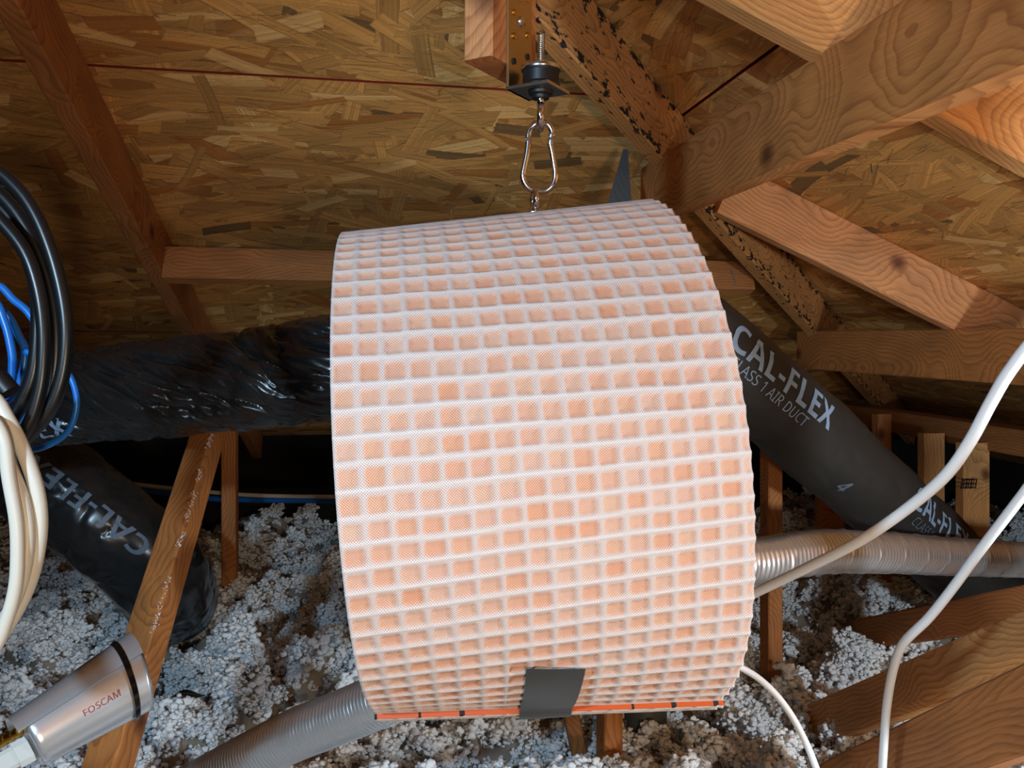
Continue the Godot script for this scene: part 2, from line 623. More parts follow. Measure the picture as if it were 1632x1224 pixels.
func shell():
	var c := Node3D.new()
	c.name = numbered("ceiling")
	add_child(c)
	c.set_meta("kind", "structure")
	var gap := 0.003
	# far slope: rows between seams, cut along the hip x = -1.04 - z
	var seams := [-3.85, -2.728, -1.605, -0.482, 0.641, 2.16]
	for k in 5:
		var z0: float = seams[k] + gap
		var z1: float = seams[k + 1] - gap
		var joint: float = [-0.6, -1.1, -1.95, -2.4, -9.0][k]
		if joint > -3.0:
			osb_panel(c, [Vector2(joint + gap, z0), Vector2(-1.04 - z0, z0), Vector2(-1.04 - z1, z1), Vector2(joint + gap, z1)], true)
			osb_panel(c, [Vector2(-3.2, z0), Vector2(joint - gap, z0), Vector2(joint - gap, z1), Vector2(-3.2, z1)], true)
		else:
			osb_panel(c, [Vector2(-3.2, z0), Vector2(-1.04 - z0, z0), Vector2(-1.04 - z1, z1), Vector2(-3.2, z1)], true)
	var rows := [-3.2, -1.63, -0.507, 0.616, 1.739, 3.1]
	for k in 5:
		var x0: float = rows[k] + gap
		var x1: float = rows[k + 1] - gap
		var joint: float = [1.9, 1.2, 0.8, 0.35, 0.6][k]
		joint = maxf(joint, -1.04 - x0 + 0.2)
		if joint < 2.0:
			osb_panel(c, [Vector2(x0, joint + gap), Vector2(x1, joint + gap), Vector2(x1, 2.6), Vector2(x0, 2.6)], false)
			osb_panel(c, [Vector2(x0, -1.04 - x0), Vector2(x1, -1.04 - x1), Vector2(x1, joint - gap), Vector2(x0, joint - gap)], false)
		else:
			osb_panel(c, [Vector2(x0, -1.04 - x0), Vector2(x1, -1.04 - x1), Vector2(x1, 2.6), Vector2(x0, 2.6)], false)
	# roofing felt above the boards
	var f := MB.new()
	var e := 0.02
	var a0 := Vector3(-3.3, roof_y1(2.26) + e, 2.26)
	var a1 := Vector3(-3.3, roof_y1(-3.9) + e, -3.9)
	var a2 := Vector3(2.86, roof_y1(-3.9) + e, -3.9)
	var b1 := Vector3(3.2, roof_y2(3.2) + e, -4.24)
	var b2 := Vector3(3.2, roof_y2(3.2) + e, 2.7)
	var b3 := Vector3(-3.3, roof_y2(-3.3) + e, 2.7)
	f.tri(a0, a1, a2, Vector3.DOWN)
	f.quad(a0, b3, b2, b1, Vector3.DOWN)
	var t := Vector3(0, 0.05, 0)
	f.tri(a0 + t, a1 + t, a2 + t, Vector3.UP)
	f.quad(a0 + t, b3 + t, b2 + t, b1 + t, Vector3.UP)
	part("roofing_felt", f.mesh(), M.felt, c)
	for w in [["wall_north", Vector3(0, 0.9, -3.86), Vector3(6.6, 3.4, 0.1)], ["wall_south", Vector3(0, 0.9, 2.65), Vector3(6.6, 3.6, 0.1)], ["wall_west", Vector3(-3.25, 0.9, -0.6), Vector3(0.1, 3.8, 6.6)], ["wall_east", Vector3(3.15, 0.9, -0.6), Vector3(0.1, 3.4, 6.6)]]:
		var bm := BoxMesh.new()
		bm.size = w[2]
		var o := part(w[0], bm, M.felt)
		o.position = w[1]
		o.set_meta("kind", "structure")
	var fm := BoxMesh.new()
	fm.size = Vector3(6.6, 0.1, 6.6)
	var fl := part("floor", fm, M.gypsum)
	fl.position = Vector3(0, -0.35, -0.6)
	fl.set_meta("kind", "structure")

func timber(called: String, label: String, a: Vector3, b: Vector3, side: Vector3, up: Vector3, w: float, h: float, m: Material, group := "", category := "timber") -> MeshInstance3D:
	var rng := RandomNumberGenerator.new()
	rng.seed = int(a.x * 991 + b.z * 733 + a.y * 127) + 3
	var t := (b - a).normalized()
	var s := (side - t * side.dot(t)).normalized()
	var u := s.cross(t).normalized()
	if u.dot(up) < 0: u = -u
	var c := (a + b) / 2
	var shift := Vector2(rng.randf(), rng.randf())
	if m == M.lumber_mold: shift.x = 0.0      # keeps the stains on the corners they grow along
	var o := part(called, timber_mesh(a - c, b - c, s, u, w, h, shift), m)
	o.position = c
	tag(o, label, category, group)
	return o

func framing():
	var dep := 0.117                       # rafters, square to the slope
	var drop := dep / 2 * sqrt(1 + SLOPE * SLOPE) + 0.001
	var y1 := func(x: float, z: float): return Vector3(x, roof_y1(z) - drop, z)
	var y2 := func(x: float, z: float): return Vector3(x, roof_y2(x) - drop, z)
	timber("rafter", "brown rafter running down the far roof slope at left, knot stain at its top", y1.call(-0.539, -0.58), y1.call(-0.539, -3.75), Vector3.RIGHT, Vector3.UP, 0.038, dep, M.lumber_brown, "", "rafter")
	timber("rafter", "rafter of the far slope left of the cable coils", y1.call(-1.30, 0.2), y1.call(-1.30, -3.75), Vector3.RIGHT, Vector3.UP, 0.038, dep, M.lumber_brown, "", "rafter")
	timber("rafter", "pinkish rough-sawn jack rafter behind the thick purlin, crossing the right roof slope", y2.call(0.76, -1.749), y2.call(2.95, -1.749), Vector3.BACK, Vector3.UP, 0.038, dep, M.lumber_pink, "", "rafter")
	timber("rafter", "pale jack rafter passing over the thick purlin at top right", y2.call(0.0, -0.991), y2.call(2.95, -0.991), Vector3.BACK, Vector3.UP, 0.038, dep, M.lumber_pale, "", "rafter")
	timber("rafter", "jack rafter above the photographer", y2.call(-0.7, -0.24), y2.call(2.95, -0.24), Vector3.BACK, Vector3.UP, 0.038, dep, M.lumber_pale, "", "rafter")
	# the hip
	var hip := func(x: float): return Vector3(x, roof_y2(x) - 0.074, -1.04 - x)
	timber("hip_rafter", "mould-stained hip rafter running down from the hanger to the far right corner", hip.call(-1.6), hip.call(2.55), Vector3(1, 0, 1), Vector3.UP, 0.038, 0.125, M.lumber_mold, "", "rafter")
	# purlins and plates
	timber("purlin", "thick orange-brown purlin with a bright lower edge slanting across the top right", rel(0.569, 0.3035, 1.2), rel(0.569, 0.3035, -1.70), Vector3.RIGHT, Vector3.UP, 0.038, 0.123, M.lumber_amber, "", "beam")
	timber("purlin", "wavy-grained horizontal purlin below the jack rafter at right", rel(1.349, -0.029, 0.6), rel(1.349, -0.029, -2.46), Vector3.RIGHT, Vector3.UP, 0.038, 0.120, M.lumber_amber, "", "beam")
	timber("top_plate", "low dark wall plate carrying the studs at right", rel(1.945, -0.302, 0.4), rel(1.945, -0.302, -3.3), Vector3.RIGHT, Vector3.UP, 0.089, 0.080, M.lumber_brown, "", "beam")
	timber("blocking", "brown blocking board between the far rafters left of the fan", rel(-0.519, 0.170, -2.115), rel(1.0, 0.170, -2.115), Vector3(0, -SLOPE, -1).normalized(), Vector3.UP, 0.038, 0.085, M.lumber_brown, "", "beam")
	# webs at lower right
	timber("web_brace", "knotty sloping brace crossing the white cables at lower right", rel(0.969, -0.965, -1.80), rel(0.969, 0.06, -0.33), Vector3.RIGHT, Vector3.UP, 0.038, 0.086, M.lumber_pale, "", "brace")
	timber("web_brace", "plain brown brace in the bottom right corner", rel(0.77, -1.0, -1.53), rel(0.77, 0.05, -0.24), Vector3.RIGHT, Vector3.UP, 0.038, 0.089, M.lumber_brown, "", "brace")
	timber("web_brace", "dusty brace half buried in insulation under the silver duct", rel(1.319, -0.81, -2.03), rel(1.319, -0.30, -0.95), Vector3.RIGHT, Vector3.UP, 0.038, 0.080, M.lumber_brown, "", "brace")
	# far studs
	timber("stud", "red-brown stud close to the fan's right edge", pt(1229, 640, 2.05), pt(1229, 1140, 2.02), Vector3.RIGHT, Vector3.BACK, 0.038, 0.05, M.lumber_brown, "", "stud")
	timber("stud", "brown stud behind the black duct above the silver duct", pt(1322, 690, 2.75), pt(1322, 960, 2.75), Vector3.RIGHT, Vector3.BACK, 0.086, 0.038, M.lumber_brown, "", "stud")
	timber("stud", "dim stud under the wall plate beside the pale one", pt(1484, 690, 2.7), pt(1484, 930, 2.7), Vector3.RIGHT, Vector3.BACK, 0.075, 0.038, M.lumber_pale, "", "stud")
	timber("stud", "pale stamped stud under the wall plate at far right", pt(1550, 705, 2.6), pt(1550, 930, 2.6), Vector3.RIGHT, Vector3.BACK, 0.093, 0.04, M.lumber_pale, "", "stud")
	timber("stud", "short stud just above the black duct under the plate", pt(1405, 660, 2.75), pt(1405, 930, 2.75), Vector3.RIGHT, Vector3.BACK, 0.05, 0.038, M.lumber_pink, "", "stud")
	timber("stud", "upright stud standing in insulation under the wrinkled black duct", pt(366, 640, 2.5), pt(367, 990, 2.52), Vector3.RIGHT, Vector3.BACK, 0.043, 0.05, M.lumber_amber, "", "stud")
	var brace := timber("web_brace", "fluff-dusted brace leaning behind the silver camera at left", pt(338, 672, 1.72), pt(152, 1290, 1.10), Vector3(1, 0, 0.5), Vector3.BACK, 0.05, 0.052, M.lumber_amber, "", "brace")
	lint(brace, pt(338, 672, 1.72), pt(152, 1290, 1.10))
	timber("stud", "post standing under the fan's black tape", pt(972, 1090, 1.62), pt(969, 1330, 1.62), Vector3.RIGHT, Vector3.BACK, 0.038, 0.06, M.lumber_amber, "", "stud")
	timber("web_brace", "thin brace leaning beside the post under the fan", pt(893, 1060, 1.75), pt(942, 1290, 1.75), Vector3.RIGHT, Vector3.BACK, 0.032, 0.032, M.lumber_brown, "", "brace")

# bits of fluff caught along the front corner of a timber
func lint(brace: Node3D, a: Vector3, b: Vector3):
	var rng := RandomNumberGenerator.new()
	rng.seed = 44
	var t := (b - a).normalized()
	var s := (Vector3(1, 0, 0.5) - t * Vector3(1, 0, 0.5).dot(t)).normalized()
	var u := s.cross(t).normalized()
	if u.dot(Vector3.BACK) < 0: u = -u
	var m := MB.new()
	for k in 420:
		var f := pow(rng.randf(), 1.5) * 0.75
		if sin(f * 60.0) + sin(f * 23.0) < -0.3: continue
		var c := a.lerp(b, f) + s * (0.025 + rng.randfn() * 0.0025) + u * (0.026 + rng.randfn() * 0.002)
		for q in 3:
			var d := Vector3(rng.randfn(), rng.randfn(), rng.randfn()).normalized() * rng.randf_range(0.001, 0.0045)
			var w := d.cross(Vector3(rng.randfn(), rng.randfn(), rng.randfn())).normalized() * 0.0008
			m.tri(c - w, c + w, c + d, CAM - c)
	part("lint", m.mesh(), M.fluff, brace).set_meta("kind", "stuff")

# ------------------------------------------------------------------ insulation
func heap(x: float, z: float, n: Array) -> float:
	var h: float = 0.06 * n[0].get_noise_2d(x, z) + 0.11 * n[1].get_noise_2d(x, z)
	var r: float = n[2].get_noise_2d(x, z)
	h += 0.055 * r
	return h - 0.02

func insulation():
	var n := [noise(3, 1.1, 2), noise(8, 3.6, 3), noise(21, 11.0, 4)]
	var o := thing("loose_insulation", "white blown-in fibre insulation covering the attic floor in fluffy heaps", "insulation")
	o.set_meta("kind", "stuff")
	var nu := 300
	var nv := 230
	var p := PackedVector3Array()
	for j in nv:
		var z := lerpf(-3.75, 0.4, float(j) / (nv - 1))
		for i in nu:
			var x := lerpf(-3.1, 3.0, float(i) / (nu - 1))
			p.append(Vector3(x, heap(x, z, n), z))
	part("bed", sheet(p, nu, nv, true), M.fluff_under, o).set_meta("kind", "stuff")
	# ragged tufts on the bed
	var rng := RandomNumberGenerator.new()
	rng.seed = 19
	for kind in 4:
		var lump := SphereMesh.new()
		lump.radial_segments = 9
		lump.rings = 5
		lump.radius = 1.0
		lump.height = 2.0
		var arr := lump.get_mesh_arrays()
		var vs: PackedVector3Array = arr[Mesh.ARRAY_VERTEX]
		var nz := noise(100 + kind, 1.1, 3)
		var st := SurfaceTool.new()
		st.begin(Mesh.PRIMITIVE_TRIANGLES)
		for b in 22:
			var c := Vector3(rng.randfn(), rng.randfn() * 0.7, rng.randfn()).limit_length(1.5) * 0.55
			var br := rng.randf_range(0.10, 0.30)
			var bv := vs.duplicate()
			for k in bv.size(): bv[k] = c + bv[k] * br * (1.0 + 0.9 * nz.get_noise_3dv((bv[k] + c) * 1.7))
			var ba := []
			ba.resize(Mesh.ARRAY_MAX)
			ba[Mesh.ARRAY_VERTEX] = bv
			ba[Mesh.ARRAY_INDEX] = arr[Mesh.ARRAY_INDEX]
			var bm := ArrayMesh.new()
			bm.add_surface_from_arrays(Mesh.PRIMITIVE_TRIANGLES, ba)
			st.append_from(bm, 0, Transform3D())
		for b in 150:
			var c := Vector3(rng.randfn(), rng.randfn(), rng.randfn()).limit_length(1.5) * 0.6
			var dr := Vector3(rng.randfn(), rng.randfn(), rng.randfn()).normalized() * rng.randf_range(0.5, 1.1)
			var wd := dr.cross(Vector3(rng.randfn(), rng.randfn(), rng.randfn())).normalized() * 0.016
			st.add_vertex(c - wd); st.add_vertex(c + wd); st.add_vertex(c + dr)
		st.generate_normals()
		var mm := MultiMesh.new()
		mm.transform_format = MultiMesh.TRANSFORM_3D
		mm.mesh = st.commit()
		var list := []
		for q in 16000:
			var z := -0.8 - 2.9 * pow(rng.randf(), 1.2)
			var half := 0.35 + 0.75 * -z
			var x := rng.randf_range(-half, half) + 0.16 * -z
			if absf(x) > 3.0 or z < -3.7: continue
			var clump: float = n[2].get_noise_2d(x, z) + 0.8 * n[1].get_noise_2d(x, z)
			if clump < -0.27 and rng.randf() < 0.8: continue
			var r := rng.randf_range(0.006, 0.022) * (1.0 + 0.6 * clump)
			var b := Basis.from_euler(Vector3(rng.randf() * TAU, rng.randf() * TAU, rng.randf() * TAU)).scaled(Vector3(1.2, 1, 1) * r)
			list.append(Transform3D(b, Vector3(x, heap(x, z, n) + r * rng.randf_range(-0.3, 0.7) + maxf(clump, 0.0) * 0.03, z)))
		mm.instance_count = list.size()
		for k in list.size(): mm.set_instance_transform(k, list[k])
		var mi := MultiMeshInstance3D.new()
		mi.name = "tufts"
		mi.multimesh = mm
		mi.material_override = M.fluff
		mi.set_meta("kind", "stuff")
		o.add_child(mi, true)

# ------------------------------------------------------------------ the wrapped fan
var fan_c: Vector3
var fan_a: Vector3
var fan_n: Vector3
var fan_m: Vector3
const FAN_L := 0.2535 * FAN
const FAN_R := 0.2 * FAN

func fan_radius(t: float, ph: float) -> float:
	var l := 0.0289 * cos(2 * ph) + 0.0188 * cos(3 * ph) + 0.0036 * cos(4 * ph) - 0.0138 * sin(2 * ph) - 0.0059 * sin(3 * ph) - 0.0115 * sin(4 * ph)
	var r := -0.0346 * cos(2 * ph) - 0.0110 * cos(3 * ph) + 0.0083 * cos(4 * ph) - 0.0154 * sin(2 * ph) - 0.0081 * sin(3 * ph) + 0.0163 * sin(4 * ph)
	return FAN_R * (1.0 + lerpf(l, r, t))

func fan_point(t: float, ph: float, off: float) -> Vector3:
	var r := fan_radius(t, ph) + off
	return fan_c + fan_a * FAN_L * (t - 0.5) + (fan_n * cos(ph) + fan_m * sin(ph)) * r

func row_of(deg: float) -> float:
	var tab := [62.7, 57.9, 53.3, 49.3, 44.5, 40.1, 35.0, 29.8, 25.0, 20.0, 14.9, 10.3, 5.7, 1.4, -2.9, -7.2, -11.2, -15.0, -19.0, -23.1, -27.3, -31.2, -35.2, -39.3, -43.7, -48.4]
	if deg > 62.7: return -(deg - 62.7) / 4.6
	if deg < -48.4: return 25.0 + (-48.4 - deg) / 4.5
	for k in 25:
		if deg >= tab[k + 1]:
			return k + (tab[k] - deg) / (tab[k] - tab[k + 1])
	return 25.0

func fan():
	fan_c = CAM + cam_basis * (Vector3(0.00442, -0.06207, -0.68611) * FAN)
	fan_a = cam_basis * Vector3(0.99142, 0.08170, -0.10200)
	fan_n = cam_basis * Vector3(0.09378, 0.09882, 0.99068)
	fan_m = cam_basis * Vector3(-0.09102, 0.99175, -0.09031)
	var o := thing("wrapped_fan", "big round duct fan wrapped in orange dimpled matting under white mesh fleece", "fan", fan_c)
	# the matting: sheet with dimples
	var cols := 16.45
	var nu := 166
	var nv := 900
	var p := PackedVector3Array()
	var uv := PackedVector2Array()
	var vc := PackedColorArray()
	var rng := RandomNumberGenerator.new()
	rng.seed = 5
	var tint := PackedFloat32Array()
	for k in 17 * 100: tint.append(rng.randf())
	var wob := noise(31, 9.0, 2)
	var gap_col := Color(0.70, 0.60, 0.57)
	for j in nv:
		var deg := lerpf(-112.0, 293.5, float(j) / (nv - 1))
		var ph := deg_to_rad(deg)
		var row := row_of(deg)
		var inward := -0.0050 * (1.0 - smoothstep(-64.0, -30.0, deg))
		for i in nu:
			var t := clampf((i - 1.0) / (nu - 3.0), 0.0, 1.0)
			var c := t * cols
			# the row lines run slightly out of true
			var rr := row + 0.05 * wob.get_noise_2d(c * 0.03, row * 0.02) + 60.0
			var fc := c - floorf(c) - 0.5
			var fr := rr - floorf(rr) - 0.56
			var ci := clampi(int(c), 0, 16)
			var ri := posmod(int(rr), 100)
			var tn := tint[ri * 17 + ci]
			var ax := absf(fc) - 0.40 + 0.05 * tn
			var ay := absf(fr) - 0.355 + 0.05 * tint[(ri * 13 + ci * 5) % 1700]
			var sd := minf(maxf(ax, ay), 0.0) + Vector2(maxf(ax + 0.20, 0.0), maxf(ay + 0.20, 0.0)).length() - 0.20 if ax > -0.2 and ay > -0.2 else maxf(ax, ay)
			var cell := 1.0 - smoothstep(-0.06, 0.075, sd)
			var dip := 1.0 - smoothstep(-0.20, 0.11, sd)
			var rib := exp(-pow((rr - floorf(rr + 0.5)) / 0.065, 2.0))
			var off := inward - 0.0017 * dip + 0.0009 * rib
			if i == 0 or i == nu - 1: off -= 0.005
			p.append(fan_point(t, ph, off))
			uv.append(Vector2(c, rr) / 2.0)
			var orange := Color(0.74, 0.37, 0.225).lerp(Color(0.75, 0.46, 0.32), tn)
			var edge := smoothstep(0.0, 0.012, minf(t, 1.0 - t))
			vc.append(gap_col.lerp(orange, cell * (0.70 + 0.30 * tint[(ri * 31 + ci * 7) % 1700]) * edge).lerp(Color(0.84, 0.83, 0.83), rib * 0.75))
	part("matting", sheet(p, nu, nv, true, false, uv, vc), M.fleece, o).set_meta("label", "orange dimpled matting under white knit fleece")
	# the cut edge of the matting along the bottom: orange studs with dark slots
	var e := MB.new()
	var steps := 130
	for k in steps:
		var t0 := float(k) / steps
		var t1 := float(k + 1) / steps
		var slot := fposmod(t0 * cols + 0.1, 2.0) < 0.2 and (t0 < 0.25 or t0 > 0.72)
		var d0 := deg_to_rad(-66.4)
		if slot:
			var hole := MB.new()
			hole.quad(fan_point(t0, d0, -0.0008), fan_point(t1, d0, -0.0008), fan_point(t1, d0, -0.0062), fan_point(t0, d0, -0.0062), fan_n + fan_m)
			part("slot", hole.mesh(), M.dark, o)
		else:
			e.quad(fan_point(t0, d0, -0.0002), fan_point(t1, d0, -0.0002), fan_point(t1, d0, -0.0052), fan_point(t0, d0, -0.0052), fan_n + fan_m)
	part("cut_edge", e.mesh(), M.orange, o).set_meta("label", "bright orange cut edge of the matting")
	# black tape over the joint
	var q := PackedVector3Array()
	var uv2 := PackedVector2Array()
	for j in 25:
		var v := j / 24.0
		for i in 15:
			var u := i / 14.0
			var t := lerpf(lerpf(0.4124, 0.5669, u), lerpf(0.4045, 0.5505, u), v)
			var d := lerpf(lerpf(-41.1, -43.4, u), lerpf(-77.5, -77.5, u), v)
			q.append(fan_point(t, deg_to_rad(d), lerpf(0.0028 - 0.0050 * (1.0 - smoothstep(-64.0, -30.0, d)), 0.0028, smoothstep(-64.0, -68.0, d)) + 0.0004 * sin(v * 9.0 + u * 3.0)))
			uv2.append(Vector2(u, v))
	part("tape_patch", sheet(q, 15, 25, false, false, uv2), M.tape, o).set_meta("label", "square of black tape over the joint")
	# thin dark liner peeping out below the joint
	for s in [[0.03, 0.2], [0.80, 0.97]]:
		var lq := PackedVector3Array()
		for j in 5:
			for i in 9:
				lq.append(fan_point(lerpf(s[0], s[1], i / 8.0), deg_to_rad(lerpf(-76.0, -88.0, j / 4.0)), 0.0008 + 0.0015 * (j / 4.0)))
		part("liner_flap", sheet(lq, 9, 5), M.tape, o)
	# fan housing inside the wrap
	var body := [Vector2(0, -FAN_L * 0.5 + 0.05), Vector2(FAN_R * 0.8, -FAN_L * 0.5 + 0.05), Vector2(FAN_R * 0.8, FAN_L * 0.5 - 0.05), Vector2(0, FAN_L * 0.5 - 0.05)]
	part("housing", lathe(fan_c, fan_a, body, 48), M.gloss_black, o)
	# eye bolt on top
	var top := pt(852, 338, 0.795)
	part("eye_washer", lathe(top - Vector3(0, 0.012, 0), Vector3.UP, [Vector2(0, 0), Vector2(0.009, 0), Vector2(0.009, 0.0115), Vector2(0.007, 0.0135), Vector2(0, 0.0135)], 24), M.zinc, o)
	part("eye_bolt", eye(pt(852, 319, 0.795), 0.0092, 0.0028, top, Vector3.RIGHT), M.chrome, o)

# a ring with a shank down (or up) to foot
func eye(c: Vector3, r: float, w: float, foot: Vector3, axis: Vector3) -> ArrayMesh:
	var pts := []
	var dir := (foot - c).normalized()
	var side := dir.cross(axis).normalized()
	pts.append(foot)
	pts.append(foot.lerp(c + dir * (r * 1.25), 0.7))
	for k in 15:
		var g := deg_to_rad(18 + 324 * k / 14.0)
		pts.append(c + dir * r * cos(g) + side * r * sin(g))
	return plain_tube(pts, w, 90, 14)

# ------------------------------------------------------------------ what it hangs from
func hanger():
	var flat := func(v: Vector3) -> Vector3:
		var w := cam_basis * v
		return Vector3(w.x, 0, w.z).normalized()
	var along: Vector3 = flat.call(Vector3(0.52, 0, -0.86))     # across the wide face of the board, going away
	var out: Vector3 = flat.call(Vector3(0.86, 0, 0.52))        # away from the wide face
	var near := pt(783, 88, 0.79)
	var w := 0.034
	var wide := 0.089
	var base := near + along * wide / 2 - out * w / 2
	var top := Vector3(base.x, roof_y2(base.x) - 0.002, base.z)
	timber("hanger_board", "short pale pink board hanging down at top centre with the metal strap screwed on", base, top, out, along, w, wide, M.lumber_pink, "", "board")
	# zinc angle strap
	var st := thing("angle_strap", "punched yellow-zinc angle strap on the hanging board", "bracket", near)
	var edge := near + along * 0.026 + out * 0.0022
	var mid_w := 0.046
	var ctr := edge + along * mid_w / 2
	var low_y := pt(803, 136, 0.80).y
	var zc := Vector3(ctr.x, low_y, ctr.z)
	var strap_top := Vector3(ctr.x, top.y - 0.01, ctr.z)
	part("upright", timber_mesh(zc, strap_top, out, along, 0.003, mid_w, Vector2.ZERO, 0.0006), M.zinc_yellow, st)
	part("foot_plate", timber_mesh(zc - out * 0.0015 + Vector3(0, 0.0015, 0), zc + out * 0.046 + Vector3(0, 0.0015, 0), along, Vector3.UP, mid_w, 0.003, Vector2.ZERO, 0.0006), M.zinc, st)
	for q in [[0.22, 0.030], [0.22, 0.055], [0.22, 0.078], [0.8, 0.042], [0.8, 0.064], [0.8, 0.10], [0.5, 0.096], [0.22, 0.105]]:
		var hp: Vector3 = zc + out * 0.0016 + along * mid_w * (q[0] - 0.5) + Vector3(0, q[1], 0)
		part("punched_hole", lathe(hp, out, [Vector2(0.0032, 0.0), Vector2(0.0032, 0.0012), Vector2(0.0018, 0.0008), Vector2(0.0, 0.0006)], 16), M.gold if q[1] > 0.05 else M.dark, st)
	part("screw_head", lathe(zc + out * 0.0016 + along * mid_w * 0.02 + Vector3(0, 0.073, 0), out, [Vector2(0.0055, 0), Vector2(0.0048, 0.0018), Vector2(0.0015, 0.003), Vector2(0, 0.0031)], 18), M.zinc, st)
	# rubber isolator on the plate
	var d := 0.79
	var u := 1.0 / FOCAL * d
	var cpos := zc + out * 0.0255
	var iso := thing("rubber_isolator", "black rubber isolator puck with steel washers and threaded rod", "isolator", cpos)
	var yb := cpos.y + 0.003
	var c0 := Vector3(cpos.x, yb, cpos.z)
	part("rubber_puck", lathe(c0, Vector3.UP, [Vector2(0, 0), Vector2(33 * u, 0), Vector2(33 * u, 3 * u), Vector2(30 * u, 7 * u), Vector2(30 * u, 25 * u), Vector2(32 * u, 28 * u), Vector2(0, 28 * u)]), M.rubber, iso)
	part("washer", lathe(c0 + Vector3(0, 28 * u, 0), Vector3.UP, [Vector2(0, 0), Vector2(33 * u, 0), Vector2(33.5 * u, 2 * u), Vector2(33 * u, 6 * u), Vector2(30 * u, 8.5 * u), Vector2(0, 9 * u)]), M.zinc, iso)
	part("nut", lathe(c0 + Vector3(0, 37 * u, 0), Vector3.UP, [Vector2(0, 0), Vector2(9.5 * u, 0), Vector2(9.5 * u, 7 * u), Vector2(8 * u, 9 * u), Vector2(0, 9 * u)], 6), M.zinc, iso)
	var thread := []
	thread.append(Vector2(0, 44 * u))
	var k := 44.0
	while k < 88.0:
		thread.append(Vector2(6.3 * u, k * u)); thread.append(Vector2(4.9 * u, (k + 1.6) * u))
		k += 3.2
	thread.append(Vector2(0, 88 * u))
	part("threaded_rod", lathe(c0, Vector3.UP, thread, 18), M.zinc, iso)
	part("rubber_collar", lathe(c0 - Vector3(0, 0.003, 0), Vector3.DOWN, [Vector2(0, 0), Vector2(21 * u, 0), Vector2(20 * u, 5 * u), Vector2(15 * u, 7 * u), Vector2(14 * u, 12 * u), Vector2(0, 13 * u)]), M.rubber, iso)
	# eye hanging below, seen edge on
	var ec := c0 - Vector3(0, 0.003 + 41 * u, 0)
	var look: Vector3 = flat.call(Vector3(1.0, 0, 0.02))
	part("hanging_eye", eye(ec, 19 * u, 6.0 * u, c0 - Vector3(0, 0.003 + 8 * u, 0), look), M.chrome, iso)
	# spring link
	var cx := thing("carabiner", "shiny pear-shaped steel carabiner linking the hanging eye to the fan", "carabiner", ec)
	var right: Vector3 = flat.call(Vector3(1, 0, 0.12))
	var body := []
	var low := ec - Vector3(0, 21 * u, 0)
	# frame outline in pixels: x right, y down from the lower inside of the eye
	for q in [[9, 23], [19, 17], [20, 8], [14, -3], [3, -8], [-9, -5], [-17, 3], [-20, 14], [-20, 26], [-22, 45], [-26, 65], [-28, 78], [-25, 90], [-17, 100], [-4, 105], [8, 105], [18, 99], [24, 90], [26, 78], [24, 62], [20, 40], [17, 28]]:
		body.append(low + right * q[0] * u - Vector3(0, (q[1] - 4.0) * u, 0))
	body.remove_at(0)
	part("frame", plain_tube(body, 5.1 * u, 130, 14), M.chrome, cx)
	var gate := []
	for q in [[17, 30], [18, 18], [19, 12]]:
		gate.append(low + right * q[0] * u - Vector3(0, (q[1] - 4.0) * u, 0))
	part("gate", plain_tube(gate, 5.6 * u, 12, 14), M.zinc, cx)
	for s in [-20, 20]:
		part("knuckle", lathe(low + right * s * u - Vector3(0, 16 * u, 0), right, [Vector2(0, -4.5 * u), Vector2(6 * u, -4.5 * u), Vector2(6 * u, 4.5 * u), Vector2(0, 4.5 * u)], 16), M.chrome, cx)

# ------------------------------------------------------------------ ducts
func print_on(path: PackedVector3Array, shape: Callable, text: String, height: float, at: float, ang: float, parent: Node3D, m: Material, flip := 1.0, bold := 0.9, called := "printed_lettering", lift := 0.0014):
	var fr := frames(path, CAM)
	var total := 0.0
	var cum := PackedFloat32Array([0.0])
	for k in range(1, path.size()):
		total += path[k].distance_to(path[k - 1])
		cum.append(total)
	var place := func(x: float, y: float) -> Vector3:
		var s := clampf(at + x * flip, 0.0, total - 0.001)
		var k := cum.bsearch(s) - 1
		k = clampi(k, 0, path.size() - 2)
		var f := (s - cum[k]) / (cum[k + 1] - cum[k])
		var c := path[k].lerp(path[k + 1], f)
		var a: Vector3 = fr[1][k].lerp(fr[1][k + 1], f).normalized()
		var b: Vector3 = fr[2][k].lerp(fr[2][k + 1], f).normalized()
		var r0: float = shape.call(k, fposmod(-ang, TAU))
		var g := -ang - y * flip / r0
		var r: float = maxf(shape.call(k, fposmod(g, TAU)), shape.call(k + 1, fposmod(g, TAU)))
		return c + (a * cos(g) + b * sin(g)) * (r + lift)
	part(called, lettering(text, height, place, 0.006, bold), m, parent)

